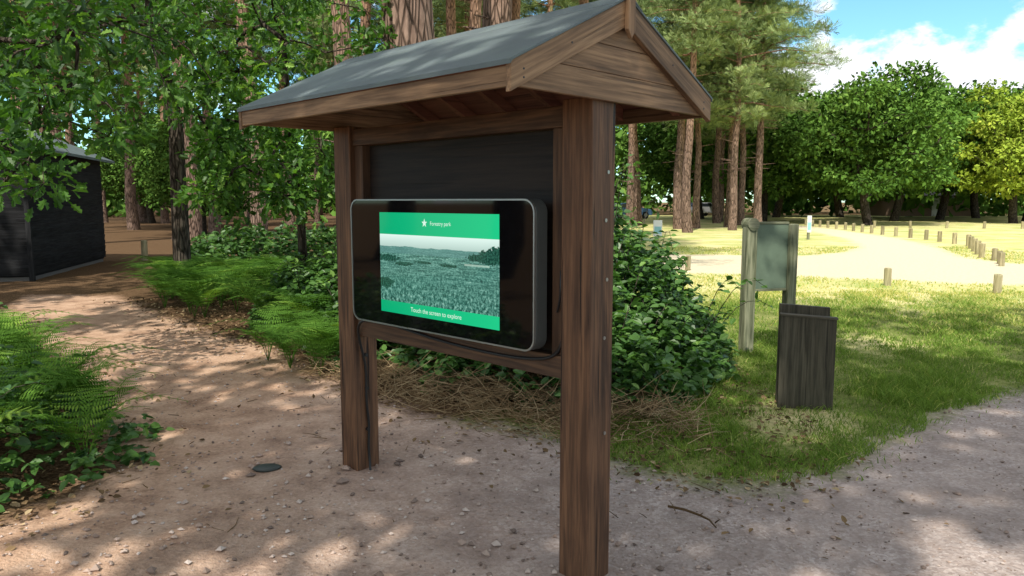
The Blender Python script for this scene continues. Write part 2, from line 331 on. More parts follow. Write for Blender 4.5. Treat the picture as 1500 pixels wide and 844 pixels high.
cluster_tree(mb,[(-2.75,9.6,-.2),(-2.72,9.6,.8),(-2.7,9.5,1.6),(-2.8,9.5,2.6),(-2.85,9.5,3.6)],[.07,.06,.05,.045,.03],cB,rng.uniform(.22,.42,len(cB)),80,.11,OAK,twig=.006)
mb.obj('oak_sapling',[M_barko,M_oak])
mb=MB()
cC=np.concatenate([boxpts(46,(-9.5,10.5,3.4),(-3.2,14.5,6.2)),boxpts(8,(-6.5,11,2.6),(-4,13.5,3.4))])
cluster_tree(mb,[(-5.9,13.2,-.2),(-5.9,13.2,1.5),(-5.8,13,3),(-6,12.8,4.5),(-6,12.6,6)],[.16,.14,.12,.1,.06],cC,rng.uniform(.4,.65,len(cC)),90,.15,OAK,twig=.01)
mb.obj('oak_tree',[M_barko,M_oak])
# ---------------------------------------------------------------- undergrowth
def bush(name,poly,h,n,ls,fall=.7,seed=1,mats=(M_barko,M_bram),stems=1.0):
    global rng; rng=np.random.default_rng(seed); mb=MB()
    pa=np.array(poly); lo=pa.min(0)-.15; hi=pa.max(0)+.15
    p=rng.uniform(lo,hi,size=(n*3,2)); d=sdist(p,poly)+.16*fnoise(p[:,0],p[:,1],6,seed); k=d>0; p=p[k][:n]; d=d[k][:n]
    hh=h*(1-np.exp(-d/fall))*(1+.34*fnoise(p[:,0],p[:,1],3.2,seed+3)); n=len(p)
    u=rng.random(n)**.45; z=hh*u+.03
    C=np.column_stack([p,z])+rng.normal(size=(n,3))*.03
    tone=.2*fnoise(p[:,0],p[:,1],2.5,seed+9)
    for o in range(3):
        az=rng.uniform(0,6.28,n); tan=np.column_stack([np.cos(az),np.sin(az),rng.normal(-.1,.35,n)]); nor=unit(np.column_stack([rng.normal(0,.45,n),rng.normal(-.25,.45,n),np.full(n,.9)]))
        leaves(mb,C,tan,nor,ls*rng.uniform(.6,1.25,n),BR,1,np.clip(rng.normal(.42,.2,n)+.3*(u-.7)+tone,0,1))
    for k in range(int(n/70*stems)):
        i=rng.integers(n)
        if d[i]<.25: continue
        a=rng.uniform(0,6.28); L=rng.uniform(.25,.7); b=np.array([p[i,0],p[i,1],0]); dd=np.array([math.cos(a),math.sin(a),0])
        hz=max(.15,hh[i]*1.2); s=np.linspace(0,1,7)[:,None]
        pts=b+dd*L*s+np.array([0,0,1])*hz*(2.6*s-1.7*s**2)
        tube(mb,pts,np.linspace(.005,.002,7),4,0)
        m=12; q=rng.uniform(.25,1,m); pc=b+dd*L*q[:,None]+np.array([0,0,1])*(hz*(2.6*q-1.7*q**2))[:,None]
        leaves(mb,pc,rdir(m)*np.array([1,1,.3]),unit(np.array([0,0,1.])+rng.normal(size=(m,3))*.4),ls*rng.uniform(.7,1.2,m),BR,1,rng.uniform(.4,1,m))
    return mb.obj(name,list(mats))
bush('bramble_bush',BRAM,1.80,15000,.085,.8,4,stems=1.4)
bush('bramble_bush',LOWL,.62,7000,.072,.5,6)
bush('bramble_bush',[(-2.2,7.9),(-1.4,7.0),(-1.2,8.5),(-2.0,9.6),(-3.4,9.9),(-3.2,9.2)],1.35,3600,.08,.5,8)
bush('bramble_bush',[(-4,15),(-2,13),(.5,15),(1.5,19),(-1,20),(-5,19),(-9,21),(-8,17)],1.1,4500,.15,.8,9,stems=.4)
def ferns(name,poly,nplants,L0,seed,hmul=1,mat=None):
    global rng; rng=np.random.default_rng(seed); mb=MB(); pa=np.array(poly); mat=mat or M_fern
    p=rng.uniform(pa.min(0),pa.max(0),size=(nplants*4,2)); p=p[pip(p,poly)][:nplants]
    for q in p:
        nf=rng.integers(4,8); a0=rng.uniform(0,6.28)
        for f in range(nf):
            a=a0+f*6.28/nf+rng.normal()*.3; L=L0*rng.uniform(.65,1.15); m=15
            s=np.linspace(.22,1,m); d=np.array([math.cos(a),math.sin(a),0]); side=np.array([-d[1],d[0],0])
            def pt(s): s=np.asarray(s)[:,None]; return np.array([q[0],q[1],0])+d*L*(.25*s+.6*s**2)+np.array([0,0,1])*L*hmul*(1.25*s-.75*s**2.4)
            tube(mb,pt(np.linspace(0,1,6)),np.linspace(.005,.0015,6),3,0)
            C=pt(s); ln=L*.34*np.sin(np.clip((1-s)*1.25+.12,0,1.57))*np.minimum(1,s*2.2); tg=unit(np.gradient(C,axis=0)); nor=unit(np.cross(tg,side)); nor=nor*np.sign(nor[:,2:3]+1e-6)
            base=np.clip(rng.normal(.5,.25),0,1)
            for sg in (1,-1):
                leaves(mb,C,side*sg+tg*.35+np.array([0,0,-.12])+rng.normal(size=(m,3))*.06,nor+rng.normal(size=(m,3))*.12,ln,PINNA,1,np.clip(base+rng.normal(0,.1,m),0,1))
    return mb.obj(name,[mat,mat])
ferns('bracken',BRACK,110,.95,3)
ferns('bracken',[(-2.5,4.3),(-2.7,5.0),(-3.6,6.0),(-5,7.5),(-6.5,8),(-5,4.5),(-3.2,3.4)],46,.75,5,1.15)
ferns('bracken',[(-1.3,7.2),(-2.3,8.0),(-2.5,7.2),(-1.8,6.6)],12,.8,7)
ferns('dead_bracken',[(-1.5,6.5),(-.4,5.8),(.3,5.3),(.95,5.1),(1.0,5.5),(.2,5.8),(-.4,6.3),(-1.4,6.9)],24,.5,13,.55,M_dead)
# grass
rng=np.random.default_rng(2); mb=MB()
def grassn(n,lo,hi,hgt,w,cond):
    p=rng.uniform(lo,hi,size=(n,2)); p=p[cond(p)]; n=len(p)
    cl=fnoise(p[:,0],p[:,1],5,31); keep=rng.random(n)<np.clip(.65+.7*cl,.08,1); p=p[keep]; cl=cl[keep]; n=len(p)
    h=hgt*rng.uniform(.5,1.3,n)*(1+.45*cl); az=rng.uniform(0,6.28,n)
    lean=rng.uniform(.1,.8,n); tip=np.column_stack([np.cos(az)*lean,np.sin(az)*lean,np.ones(n)]); tip=unit(tip)
    sd=unit(np.cross(tip,rdir(n)))
    B=np.column_stack([p,gz(p[:,0],p[:,1])-.004]); ww=w*rng.uniform(.7,1.3,n)
    mid=B+tip*(h*.55)[:,None]; end=B+tip*h[:,None]+np.column_stack([np.cos(az),np.sin(az),-.3*np.ones(n)])*(h*.3)[:,None]
    V=np.stack([B-sd*ww[:,None]/2,B+sd*ww[:,None]/2,mid+sd*ww[:,None]*.35,end,mid-sd*ww[:,None]*.35],1)
    o=(np.arange(n)*5)[:,None]; F4=np.array([[0,1,2,4]])+o; F3=np.array([[4,2,3]])+o
    dryk=np.clip((p[:,1]-8.8)/3.5+.45*fnoise(p[:,0],p[:,1],1.1,9),0,1)
    rn=np.clip(rng.normal(.45,.24,n)+.5*dryk,0,1)
    mb.add(V.reshape(-1,3),[F4,F3],0,np.repeat(rn,5))
def gcond(m): 
    return lambda p:(sdist(p,BARE)+.16*fnoise(p[:,0],p[:,1],4,12)<m)&(sdist(p,BRAM)<.1)&(p[:,0]>.13*p[:,1]-.15-.35*(p[:,1]<6))&(sdist(p,FARP)<0)
grassn(90000,(.3,3.9),(6,8),.055,.0055,gcond(.03))
grassn(30000,(.3,3.9),(4,6.5),.10,.006,lambda p:gcond(.0)(p)&(fnoise(p[:,0],p[:,1],3,44)>.2))
grassn(80000,(1,8),(11,13),.06,.011,gcond(-.02))
grassn(40000,(1.5,13),(16,26),.05,.02,gcond(-.05))
grassn(5000,(.1,3.7),(4.6,7),.045,.006,lambda p:(sdist(p,BARE)>0)&(sdist(p,BARE)<.22)&(rng.random(len(p))<.5))
mb.obj('grass',[M_grass])
# leaf litter + straw + pebbles
rng=np.random.default_rng(4); mb=MB()
n=26000; p=rng.uniform((-7,3),(2.2,12),size=(n,2)); sb=sdist(p,BARE); w=np.exp(-np.maximum(sb,0)/.2); k=(rng.random(n)<w*.8+.001)&(sb<3); p=p[k]; n=len(p)
leaves(mb,np.column_stack([p,gz(p[:,0],p[:,1])+rng.uniform(.004,.03,n)]),rdir(n)*np.array([1,1,.25]),unit(np.array([0,0,1.])+rng.normal(size=(n,3))*.35),rng.uniform(.02,.055,n),BR,0,rng.random(n))
for k in range(2600):
    x=rng.uniform(-1.9,1.3); y=np.interp(x,[-1.7,-.9,0,.6,1.2],[6.8,5.9,5.25,5.0,5.0])+rng.normal()*.28+.14; a=rng.uniform(0,3.14); L=rng.uniform(.05,.35); z=abs(rng.normal())*.08+.01
    q=np.array([math.cos(a),math.sin(a),rng.normal()*.35])*L; b=np.array([x,y,z]); tube(mb,[b,b+q*.5+rng.normal(size=3)*.012,b+q],[.003,.0024,.001],3,0,rng.uniform(.6,1))
for k in range(50):
    x=rng.uniform(-4,1.5); y=rng.uniform(3.2,7.5); a=rng.uniform(0,3.14); L=rng.uniform(.04,.18)
    if x<-.7*y: continue
    b=np.array([x,y,.012]); q=np.array([math.cos(a),math.sin(a),.02])*L; tube(mb,[b,b+q*.5+rng.normal(size=3)*.008*np.array([1,1,.2]),b+q],[.003,.0025,.0015],4,0,rng.random()*.6)
mb.obj('leaf_litter',[M_dead])
mp,t=newmat('pebble_stone'); r=t.n('Attribute',attribute_name='rnd').outputs['Fac']
t.done(t.diff(t.ramp(r,[(0.,(.17,.13,.11)),(.5,(.42,.31,.25)),(1.,(.62,.53,.47))])))
mb=MB(); n=14000; p=np.column_stack([rng.uniform(-4,7,n),2.2+rng.random(n)**1.5*7]); k=sdist(p,BARE)>-.05; p=p[k]; n=len(p)
oc=np.array([(1,0,0),(.2,.9,.1),(-.9,.2,0),(-.1,-1,.1),(.1,0,.65),(0,.1,-.6)]); of=np.array([(0,1,4),(1,2,4),(2,3,4),(3,0,4),(1,0,5),(2,1,5),(3,2,5),(0,3,5)])
s=.0035+.012*rng.random(n)**5+.004*rng.random(n); near=np.exp(-((p[:,0]+1.1)**2+(p[:,1]-4.3)**2)/.6)+np.exp(-((p[:,0]-.2)**2+(p[:,1]-3.1)**2)/.3)+np.exp(-((p[:,0]+2.0)**2+(p[:,1]-3.0)**2)/.4); s=s*(1+1.4*near*rng.random(n))
az=rng.uniform(0,6.28,n); ca_,sa=np.cos(az),np.sin(az); J=oc[None]*(1+rng.normal(size=(n,6,3))*.2)
V=np.stack([J[:,:,0]*ca_[:,None]-J[:,:,1]*sa[:,None]*.8,J[:,:,0]*sa[:,None]+J[:,:,1]*ca_[:,None]*.8,J[:,:,2]],2)*s[:,None,None]+np.column_stack([p,gz(p[:,0],p[:,1])+s*.3])[:,None]
mb.add(V.reshape(-1,3),(of[None]+(np.arange(n)*6)[:,None,None]).reshape(-1,3),0,np.repeat(rng.random(n),6),False)
mb.obj('gravel',[mp])
# ---------------------------------------------------------------- carpentry helpers
def bevel(o,w=.003,seg=2):
    m=o.modifiers.new('bevel','BEVEL'); m.width=w; m.segments=seg; m.limit_method='ANGLE'; m.angle_limit=math.radians(40)
def beam(name,p0,p1,w,h,mat,parent,up=(0,0,1),bv=.003):
    p0=Vector(p0);p1=Vector(p1);x=(p1-p0);L=x.length;x.normalize();z=Vector(up);z=(z-x*z.dot(x))
    if z.length<1e-4: z=Vector((0,1,0))
    z.normalize();y=z.cross(x)
    mb=MB(); a,b=w/2,h/2
    V=[(0,-a,-b),(L,-a,-b),(L,a,-b),(0,a,-b),(0,-a,b),(L,-a,b),(L,a,b),(0,a,b)]
    mb.add(V,np.array([(0,3,2,1),(4,5,6,7),(0,1,5,4),(1,2,6,5),(2,3,7,6),(3,0,4,7)]))
    o=mb.obj(name,[mat],parent); o.matrix_local=Matrix((( x.x,y.x,z.x,p0.x),(x.y,y.y,z.y,p0.y),(x.z,y.z,z.z,p0.z),(0,0,0,1)))
    if bv: bevel(o,bv)
    return o
def extr(name,pts,vec,mat,parent,bv=0,axis=None):
    pts=[Vector(p) for p in pts]; vec=Vector(vec); n=len(pts)
    c=sum(pts,Vector())/n; nr=Vector()
    for i in range(n): nr+=(pts[i]-c).cross(pts[(i+1)%n]-c)
    if nr.dot(vec)>0: pts=pts[::-1]
    ax=Vector(axis).normalized() if axis else Vector((1,0,0)); tmp=vec.normalized()
    if abs(tmp.dot(ax))>.95: tmp=Vector((0,0,1)) if abs(ax.z)<.9 else Vector((0,1,0))
    az=(tmp-ax*tmp.dot(ax)).normalized(); ay=az.cross(ax)
    M=Matrix(((ax.x,ay.x,az.x,pts[0].x),(ax.y,ay.y,az.y,pts[0].y),(ax.z,ay.z,az.z,pts[0].z),(0,0,0,1)))
    Mi=M.inverted(); A=[Mi@p for p in pts]; B=[Mi@(p+vec) for p in pts]
    mb=MB(); mb.add([tuple(v) for v in A+B],[np.array([list(range(n))]),np.array([list(range(2*n-1,n-1,-1))]),np.array([(i,i+n,(i+1)%n+n,(i+1)%n) for i in range(n)])])
    o=mb.obj(name,[mat],parent); o.matrix_local=M
    if bv: bevel(o,bv)
    return o
# ---------------------------------------------------------------- shelter
W_post=wood('timber_post',(.088,.042,.024),(.26,.128,.064),.6,.9,.8)
W_trim=wood('timber_trim',(.15,.083,.044),(.38,.23,.125),.65,.4)
W_in=wood('timber_underside',(.14,.05,.03),(.26,.105,.06),.75,.3)
W_panel=wood('panel_board',(.014,.009,.007),(.032,.020,.014),.6,.2,.2)
W_frame=wood('timber_frame',(.06,.032,.02),(.15,.08,.043),.65,.4)
mf,t=newmat('roof_felt'); v=mapping(t,(1,1,1)); a=t.noise(v,220,3,.8); b=t.noise(v,2.2,6,.65); c2=t.noise(v,9,5)
col=t.mix(t.ramp(b,[(.3,0.),(.7,1.)]),(.065,.082,.088),(.13,.165,.165)); col=t.mix(t.math('MULTIPLY',t.ramp(c2,[(.5,0.),(.7,1.)]),.35),col,(.12,.17,.12)); col=t.mix(t.math('MULTIPLY',a,.5),col,(.20,.235,.24))
t.done(t.pbsdf(col,.55,t.bump(a,.35,.003),Specular_IOR_Level=.5))
S=empty('information_kiosk_shelter',(.322,3.15,0),math.radians(-44))
XL,XR=-1.727,0.
for nm,x in (('post_left',XL),('post_right',XR)): beam(nm,(x,0,-.35),(x,0,2.02),.16,.16,W_post,S,up=(0,1,0),bv=.006)
ye,yr,yb,zt,sl=-.604,.076,.756,2.083,.4853
def zz(y): return zt+(min(y,2*yr-y)-ye)*sl
x0,x1=-1.86,.11
for nm,ya,sg in (('front',ye,1),('back',yb,-1)):
    ex=ya-.012*sg
    extr('roof_deck_'+nm,[(x0,ya,zz(ya)-.02),(x0,yr,zz(yr)-.02),(x0,yr,zz(yr)),(x0,ya,zz(ya))],(x1-x0,0,0),W_in,S,0,(1,0,0))
    extr('roof_felt_'+nm,[(x0-.03,ex,zz(ya)-.014),(x0-.03,ex,zz(ya)+.006),(x0-.03,yr,zz(yr)+.012),(x0-.03,yr,zz(yr)+.003),(x0-.03,ya,zz(ya)+.001)],(x1-x0+.06-.0,0,0),mf,S,.002,(1,0,0))
    beam('fascia_'+nm,(x0+.001,ya+.010*sg,2.033),(x1-.001,ya+.010*sg,2.033),.022,.072,W_trim,S)
    for k,x in enumerate(np.linspace(x0+.12,x1-.16,6)):
        x=float(x); a_=ya+.03*sg; extr('rafter_%s_%d'%(nm,k+1),[(x,a_,zz(a_)-.021),(x,yr,zz(yr)-.021),(x,yr,zz(yr)-.09),(x,a_,zz(a_)-.083)],(.04,0,0),W_in,S,0,(0,1,0))
    for xx,e in ((x1,'right'),(x0-.025,'left')):
        extr('bargeboard_%s_%s'%(nm,e),[(xx,ya-.006*sg,zz(ya)-.001),(xx,yr-.001*sg,zz(yr)+.001),(xx,yr-.001*sg,zz(yr)-.106),(xx,ya-.006*sg,zz(ya)-.106)],(.025,0,0),W_trim,S,.003,(0,1,sl*sg))
extr('ridge_capping',[(x0-.032,yr-.09,zz(yr-.09)+.008),(x0-.032,yr,zz(yr)+.016),(x0-.032,yr+.09,zz(yr+.09)+.008),(x0-.032,yr+.09,zz(yr+.09)+.013),(x0-.032,yr,zz(yr)+.022),(x0-.032,yr-.09,zz(yr-.09)+.013)],(x1-x0+.064,0,0),mf,S,0,(1,0,0))
for xx,e in ((.088,'right'),(x0+.002,'left')):
    zs=[2.003,2.112,2.222,2.40]
    for k in range(3):
        za,zb=zs[k]+.001,zs[k+1]-.001
        def hw(z): return max(.005,(zz(yr)-.022-z)/sl)
        ya_,yb_=min(hw(za),.657),min(hw(zb),.657)
        extr('gable_board_%s_%d'%(e,k+1),[(xx,yr-ya_,za),(xx,yr+ya_,za),(xx,yr+yb_,zb),(xx,yr-yb_,zb)],(.020,0,0),W_trim,S,.002,(0,1,0))
for xx,e in ((x1+.026,'right'),(x0-.045,'left')):
    extr('finial_'+e,[(xx,yr-.026,2.29),(xx,yr,2.255),(xx,yr+.026,2.29),(xx,yr+.022,2.42),(xx,yr,2.455),(xx,yr-.022,2.42)],(.02,0,0),W_trim,S,.003,(0,0,1))
beam('top_beam',(XL+.081,-.01,1.955),(XR-.081,-.01,1.955),.10,.09,W_frame,S)
beam('bottom_rail',(XL+.081,-.01,.875),(XR-.081,-.01,.875),.09,.10,W_frame,S)
beam('stile_left',(XL+.12,-.012,.926),(XL+.12,-.012,1.909),.07,.075,W_frame,S,up=(1,0,0))
beam('stile_right',(XR-.12,-.012,.926),(XR-.12,-.012,1.909),.07,.075,W_frame,S,up=(1,0,0))
beam('panel',(XL+.158,.012,1.4175),(XR-.158,.012,1.4175),.018,.98,W_panel,S,bv=0)
m_screw=simple('screw_zinc',(.35,.34,.32),.35,.8)
m_black=simple('black_plastic',(.012,.012,.013),.4)
def disc(name,c,r,th,ax,mat,parent,n=14):
    ax=Vector(ax).normalized(); u=ax.orthogonal().normalized(); w=ax.cross(u)
    return extr(name,[Vector(c)+u*r*math.cos(6.2832*i/n)+w*r*math.sin(6.2832*i/n) for i in range(n)],ax*th,mat,parent)
for k,z in enumerate((1.72,1.52,1.27,1.02,.6)): disc('coach_screw_%d'%(k+1),(.0795,.03-.012*(k%2),z),.008,.004,(1,0,0),m_screw,S)
for k,(y_,z_) in enumerate([(ye+.06,zz(ye+.06)-.05),(ye+.06,zz(ye+.06)-.08),(-.28,zz(-.28)-.05),(.42,zz(.42)-.05),(yb-.06,zz(yb-.06)-.05),(yb-.06,zz(yb-.06)-.08)]): disc('nail_%d'%(k+1),(x1+.0245,y_,z_),.004,.002,(1,0,0),m_black,S,8)
def rrect(xa,xb,za,zb,r,y,n=7):
    P=[]
    for cx,cz,a0 in ((xb-r,zb-r,0),(xa+r,zb-r,90),(xa+r,za+r,180),(xb-r,za+r,270)):
        for i in range(n+1):
            a=math.radians(a0+90*i/n); P.append((cx+r*math.cos(a),y,cz+r*math.sin(a)))
    return P
m_alu=simple('brushed_aluminium',(.42,.43,.42),.38,.85,.06,60)
m_side=simple('grey_housing',(.12,.13,.125),.4,.4)
mg,t=newmat('black_glass'); v=mapping(t,(1,1,1)); f=t.noise(v,3,3); t.done(t.pbsdf(t.mix(f,(.003,.003,.004),(.006,.006,.007)),.04,Specular_IOR_Level=.45))
sx0,sx1,sz0,sz1=-1.537,-.165,.945,1.610
extr('screen_housing',rrect(sx0,sx1,sz0,sz1,.06,-.145),(0,.075,0),m_side,S,.004)
out=rrect(sx0,sx1,sz0,sz1,.06,-.156); inn=rrect(sx0+.007,sx1-.007,sz0+.007,sz1-.007,.054,-.156); n=len(out); mb=MB()
V=out+inn+[(x,-.144,z) for x,y,z in out]+[(x,-.144,z) for x,y,z in inn]
F=[]
for i in range(n):
    j=(i+1)%n; F+=[(i,j,n+j,n+i),(2*n+i,2*n+j,j,i),(n+i,n+j,3*n+j,3*n+i)]
mb.add(V,np.array(F)); mb.obj('screen_rim',[m_alu],S)
extr('screen_glass',rrect(sx0+.008,sx1-.008,sz0+.008,sz1-.008,.053,-.1525),(0,.0065,0),mg,S)
beam('mounting_bracket',(-1.15,-.034,1.28),(-.55,-.034,1.28),.066,.36,m_black,S)
md,t=newmat('lit_display'); uv=t.n('TexCoord').outputs['UV']; su=t.n('SeparateXYZ',i={'Vector':uv}); U,Vv=su.outputs[0],su.outputs[1]
def band(lo,hi): return t.math('MULTIPLY',t.math('GREATER_THAN',Vv,lo),t.math('LESS_THAN',Vv,hi))
def uvm(sx_,sy_): return t.n('Mapping',i={'Vector':uv,'Scale':(sx_,sy_,1)}).outputs[0]
mpn=uvm(1.78,1)
dep=t.n('MapRange',i={'Value':Vv,'From Min':.12,'From Max':.66}).outputs[0]
near_=t.math('ADD',t.math('MULTIPLY',t.noise(uvm(1.78,.75),30,5,.7),.65),t.math('MULTIPLY',t.noise(uvm(1.9,.6),75,3,.7),.35))
far_=t.math('ADD',t.math('MULTIPLY',t.noise(uvm(1.78,3.5),34,5,.7),.6),t.math('MULTIPLY',t.noise(uvm(1.2,8),6,4,.6),.4))
tv=t.mix(t.math('MULTIPLY',dep,1.1,clamp=True),near_,far_)
trees=t.ramp(tv,[(.40,(.002,.022,.018)),(.48,(.02,.11,.085)),(.56,(.13,.32,.26)),(.66,(.42,.62,.52))])
trees=t.mix(t.math('MULTIPLY',dep,.18),trees,(.16,.34,.29))
hz=t.math('ADD',.668,t.math('MULTIPLY',t.math('SUBTRACT',t.noise(uvm(3,0),2,3),.5),.05))
sky_=t.ramp(Vv,[(.66,(.36,.5,.45)),(.79,(.62,.78,.72))])
img=t.mix(t.math('GREATER_THAN',Vv,hz),trees,sky_)
hill=t.mix(t.math('MULTIPLY',band(.60,.70),t.math('LESS_THAN',Vv,hz)),img,t.mix(.6,img,(.10,.24,.22)))
def clump(cx,cy,rx,base,amp):
    return t.math('LESS_THAN',t.n('VectorMath',operation='LENGTH',i={0:t.n('VectorMath',operation='MULTIPLY',i={0:t.n('VectorMath',operation='SUBTRACT',i={0:uv,1:(cx,cy,0)}).outputs[0],1:(1,rx,0)}).outputs[0]}).outputs['Value'],t.math('ADD',base,t.math('MULTIPLY',t.noise(mpn,30,4),amp)))
dk=t.ramp(t.noise(mpn,50,4,.7),[(.4,(.003,.028,.02)),(.65,(.03,.13,.09))])
for cx,cy,rx,ba,am in ((.93,.62,1.5,.0,.19),(.83,.61,2,.0,.13),(.97,.68,1.4,-.01,.12),(.08,.55,3,.0,.2),(.22,.50,4,.0,.16),(.40,.53,7,.0,.15),(.04,.30,1.5,.0,.16),(.62,.52,6,.0,.16)): hill=t.mix(clump(cx,cy,rx,ba,am),hill,dk)
bld=t.math('MULTIPLY',band(.535,.552),t.math('MULTIPLY',t.math('GREATER_THAN',U,.74),t.math('LESS_THAN',U,.93))); hill=t.mix(t.math('MULTIPLY',bld,.6),hill,(.40,.55,.46))
gcol=t.mix(U,(.0,.33,.14),(.01,.48,.20))
c=t.mix(t.math('GREATER_THAN',Vv,.785),hill,gcol); c=t.mix(t.math('LESS_THAN',Vv,.118),c,gcol)
em=t.n('Emission',i={'Color':c,'Strength':1.25}).outputs[0]; gl=t.pbsdf((.004,.004,.004),.06)
ad=t.n('AddShader'); t.t.links.new(em,ad.inputs[0]); t.t.links.new(gl,ad.inputs[1]); t.done(ad.outputs[0])
dx0,dx1,dz0,dz1=-1.271,-.377,1.018,1.542
me=D.meshes.new('display'); me.from_pydata([(dx0,-.1545,dz0),(dx1,-.1545,dz0),(dx1,-.1545,dz1),(dx0,-.1545,dz1)],[],[(0,1,2,3)]); ul=me.uv_layers.new()
for l,c_ in zip(ul.data,[(0,0),(1,0),(1,1),(0,1)]): l.uv=c_
me.materials.append(md); link(D.objects.new('display',me),S)
mw,t=newmat('white_pixels'); t.done(t.n('Emission',i={'Color':(.75,1,.85,1),'Strength':.95}).outputs[0])
def text(name,s,size,x,z,parent,y=-.1562,mat=mw,rz=0):
    cu=D.curves.new(name,'FONT'); cu.body=s; cu.size=size; cu.align_x='CENTER'; cu.align_y='CENTER'; cu.materials.append(mat); o=D.objects.new(name,cu); o.location=(x,y,z); o.rotation_euler=(math.radians(90),0,rz); return link(o,parent)
xm=(dx0+dx1)/2
text('footer_text','Touch the screen to explore',.033,xm,dz0+.031,S); text('header_text','Forestry park',.028,xm+.045,dz1-.052,S)
st=[]
for i in range(10):
    a=math.radians(90+36*i); r=.022 if i%2==0 else .009; st.append((xm-.075+r*math.cos(a),-.1555,dz1-.05+r*math.sin(a)))
extr('header_logo_star',st,(0,-.0006,0),mw,S)
def cable(name,pts,r,mat,parent):
    cu=D.curves.new(name,'CURVE'); cu.dimensions='3D'; cu.bevel_depth=r; cu.bevel_resolution=3; sp=cu.splines.new('NURBS'); sp.points.add(len(pts)-1); sp.order_u=4; sp.use_endpoint_u=True
    for p,q in zip(sp.points,pts): p.co=(*q,1)
    cu.materials.append(mat); return link(D.objects.new(name,cu),parent)
cable('power_cable',[(-1.15,-.04,.97),(-1.35,-.07,.955),(-1.50,-.085,.945),(-1.60,-.09,.90),(-1.63,-.06,.80),(-1.636,.0,.62),(-1.636,-.02,.42),(-1.636,.01,.28),(-1.636,-.01,.14),(-1.63,.0,.04),(-1.60,-.02,-.03)],.0075,m_black,S)
cable('data_cable',[(-1.5,-.075,.945),(-1.3,-.07,.93),(-1.0,-.075,.90),(-.7,-.075,.885),(-.45,-.07,.88),(-.2,-.065,.89),(-.1,-.06,.93),(-.09,-.055,1.0)],.0075,m_black,S)
cable('side_cable',[(-.10,-.055,1.30),(-.07,-.09,1.24),(-.09,-.07,1.16),(-.12,-.055,1.12)],.005,m_black,S)
for k,z in enumerate((.7,.5,.25)): disc('cable_clip_%d'%(k+1),(-1.6465,-.005,z),.011,.014,(1,0,0),m_black,S)
# ---------------------------------------------------------------- green notice board
W_old=wood('weathered_green_post',(.12,.135,.075),(.29,.29,.19),.85,.5)
m_gb=simple('green_board_paint',(.115,.16,.11),.7,0,.3,9)
N=empty('notice_board',(2.48,7.72,0),math.radians(15))
beam('post_left',(0,0,-.3),(.0,0,1.36),.12,.11,W_old,N,up=(0,1,0),bv=.01)
disc('post_cap',(0,-.07,1.36),.066,.14,(0,1,0),W_old,N,16)
beam('post_right',(.50,0,-.3),(.50,0,1.36),.10,.11,W_old,N,up=(0,1,0),bv=.008)
beam('board',(.062,0,1.02),(.448,0,1.02),.035,.68,m_gb,N)
beam('board_top_rail',(.062,0,1.372),(.448,0,1.372),.05,.025,W_old,N); beam('board_bottom_rail',(.062,0,.668),(.448,0,.668),.05,.025,W_old,N)
W_grey=wood('weathered_oak_slab',(.05,.044,.031),(.125,.11,.078),.85,.6)
Q=empty('interpretation_plinth',(2.07,5.62,0),math.radians(-14))
for nm,y,h,w,ox in (('front_slab',0,.725,.40,0),('back_slab',.13,.80,.37,-.0)):
    for k in range(2):
        ww=w/2
        extr('%s_plank_%d'%(nm,k+1),[(ox+ww*k+.0004,y,-.2),(ox+ww*(k+1)-.0004,y,-.2),(ox+ww*(k+1)-.0004,y,h-.02*(k+1)/2),(ox+ww*k+.0004,y,h-.02*k/2)],(0,.055,0),W_grey,Q,.0012,(0,0,1))
beam('cap_strip',(-.008,.0275,.734),(.408,.0275,.714),.075,.016,W_grey,Q)
# ---------------------------------------------------------------- bollards
W_bol=wood('bollard_wood',(.20,.175,.09),(.46,.40,.24),.85,.5)
def bollard(x,y,h=.34,r=.065):
    mb=MB(); n=12; a=np.linspace(0,6.2832,n,endpoint=False); tl=random.uniform(-.03,.03)
    ring=[(0.0,-.2,r),(0,h-.02,r),(0,h,r*.85)]; V=[];F=[]
    for _,z,q in ring: V+=[(math.cos(t_)*q+tl*z,math.sin(t_)*q,z) for t_ in a]
    for i in range(2):
        for j in range(n): k=(j+1)%n; F.append((i*n+j,i*n+k,(i+1)*n+k,(i+1)*n+j))
    V=[(z,yy,-xx) for xx,yy,z in V]
    mb.add(V,[np.array(F),np.array([list(range(2*n,3*n))])])
    o=mb.obj('wooden_bollard',[W_bol]); o.rotation_euler=(0,math.radians(-90),0); o.location=(x,y,0)
for x,y in [(7.15,14.0),(8.46,12.8),(4.1,17.2),(12.15,18.3),(12.5,18.9),(13.0,19.9)]: bollard(x,y,.34)
L=[(13.3,20.9),(15.3,24.6),(16.4,26.6),(17.3,31),(17.8,36),(18.7,41.5),(19.6,50)]
nxt=0
for (xa,ya),(xb,yb_) in zip(L,L[1:]):
    l=math.hypot(xb-xa,yb_-ya); s=nxt
    while s<l: bollard(xa+(xb-xa)*s/l,ya+(yb_-ya)*s/l,.42,.08); s+=1.55
    nxt=s-l
for k in range(16): bollard(22+k*1.9,45-k*.5,.42,.08)
bollard(-9.9,19.9,.55,.08); bollard(3.2,31,.5)
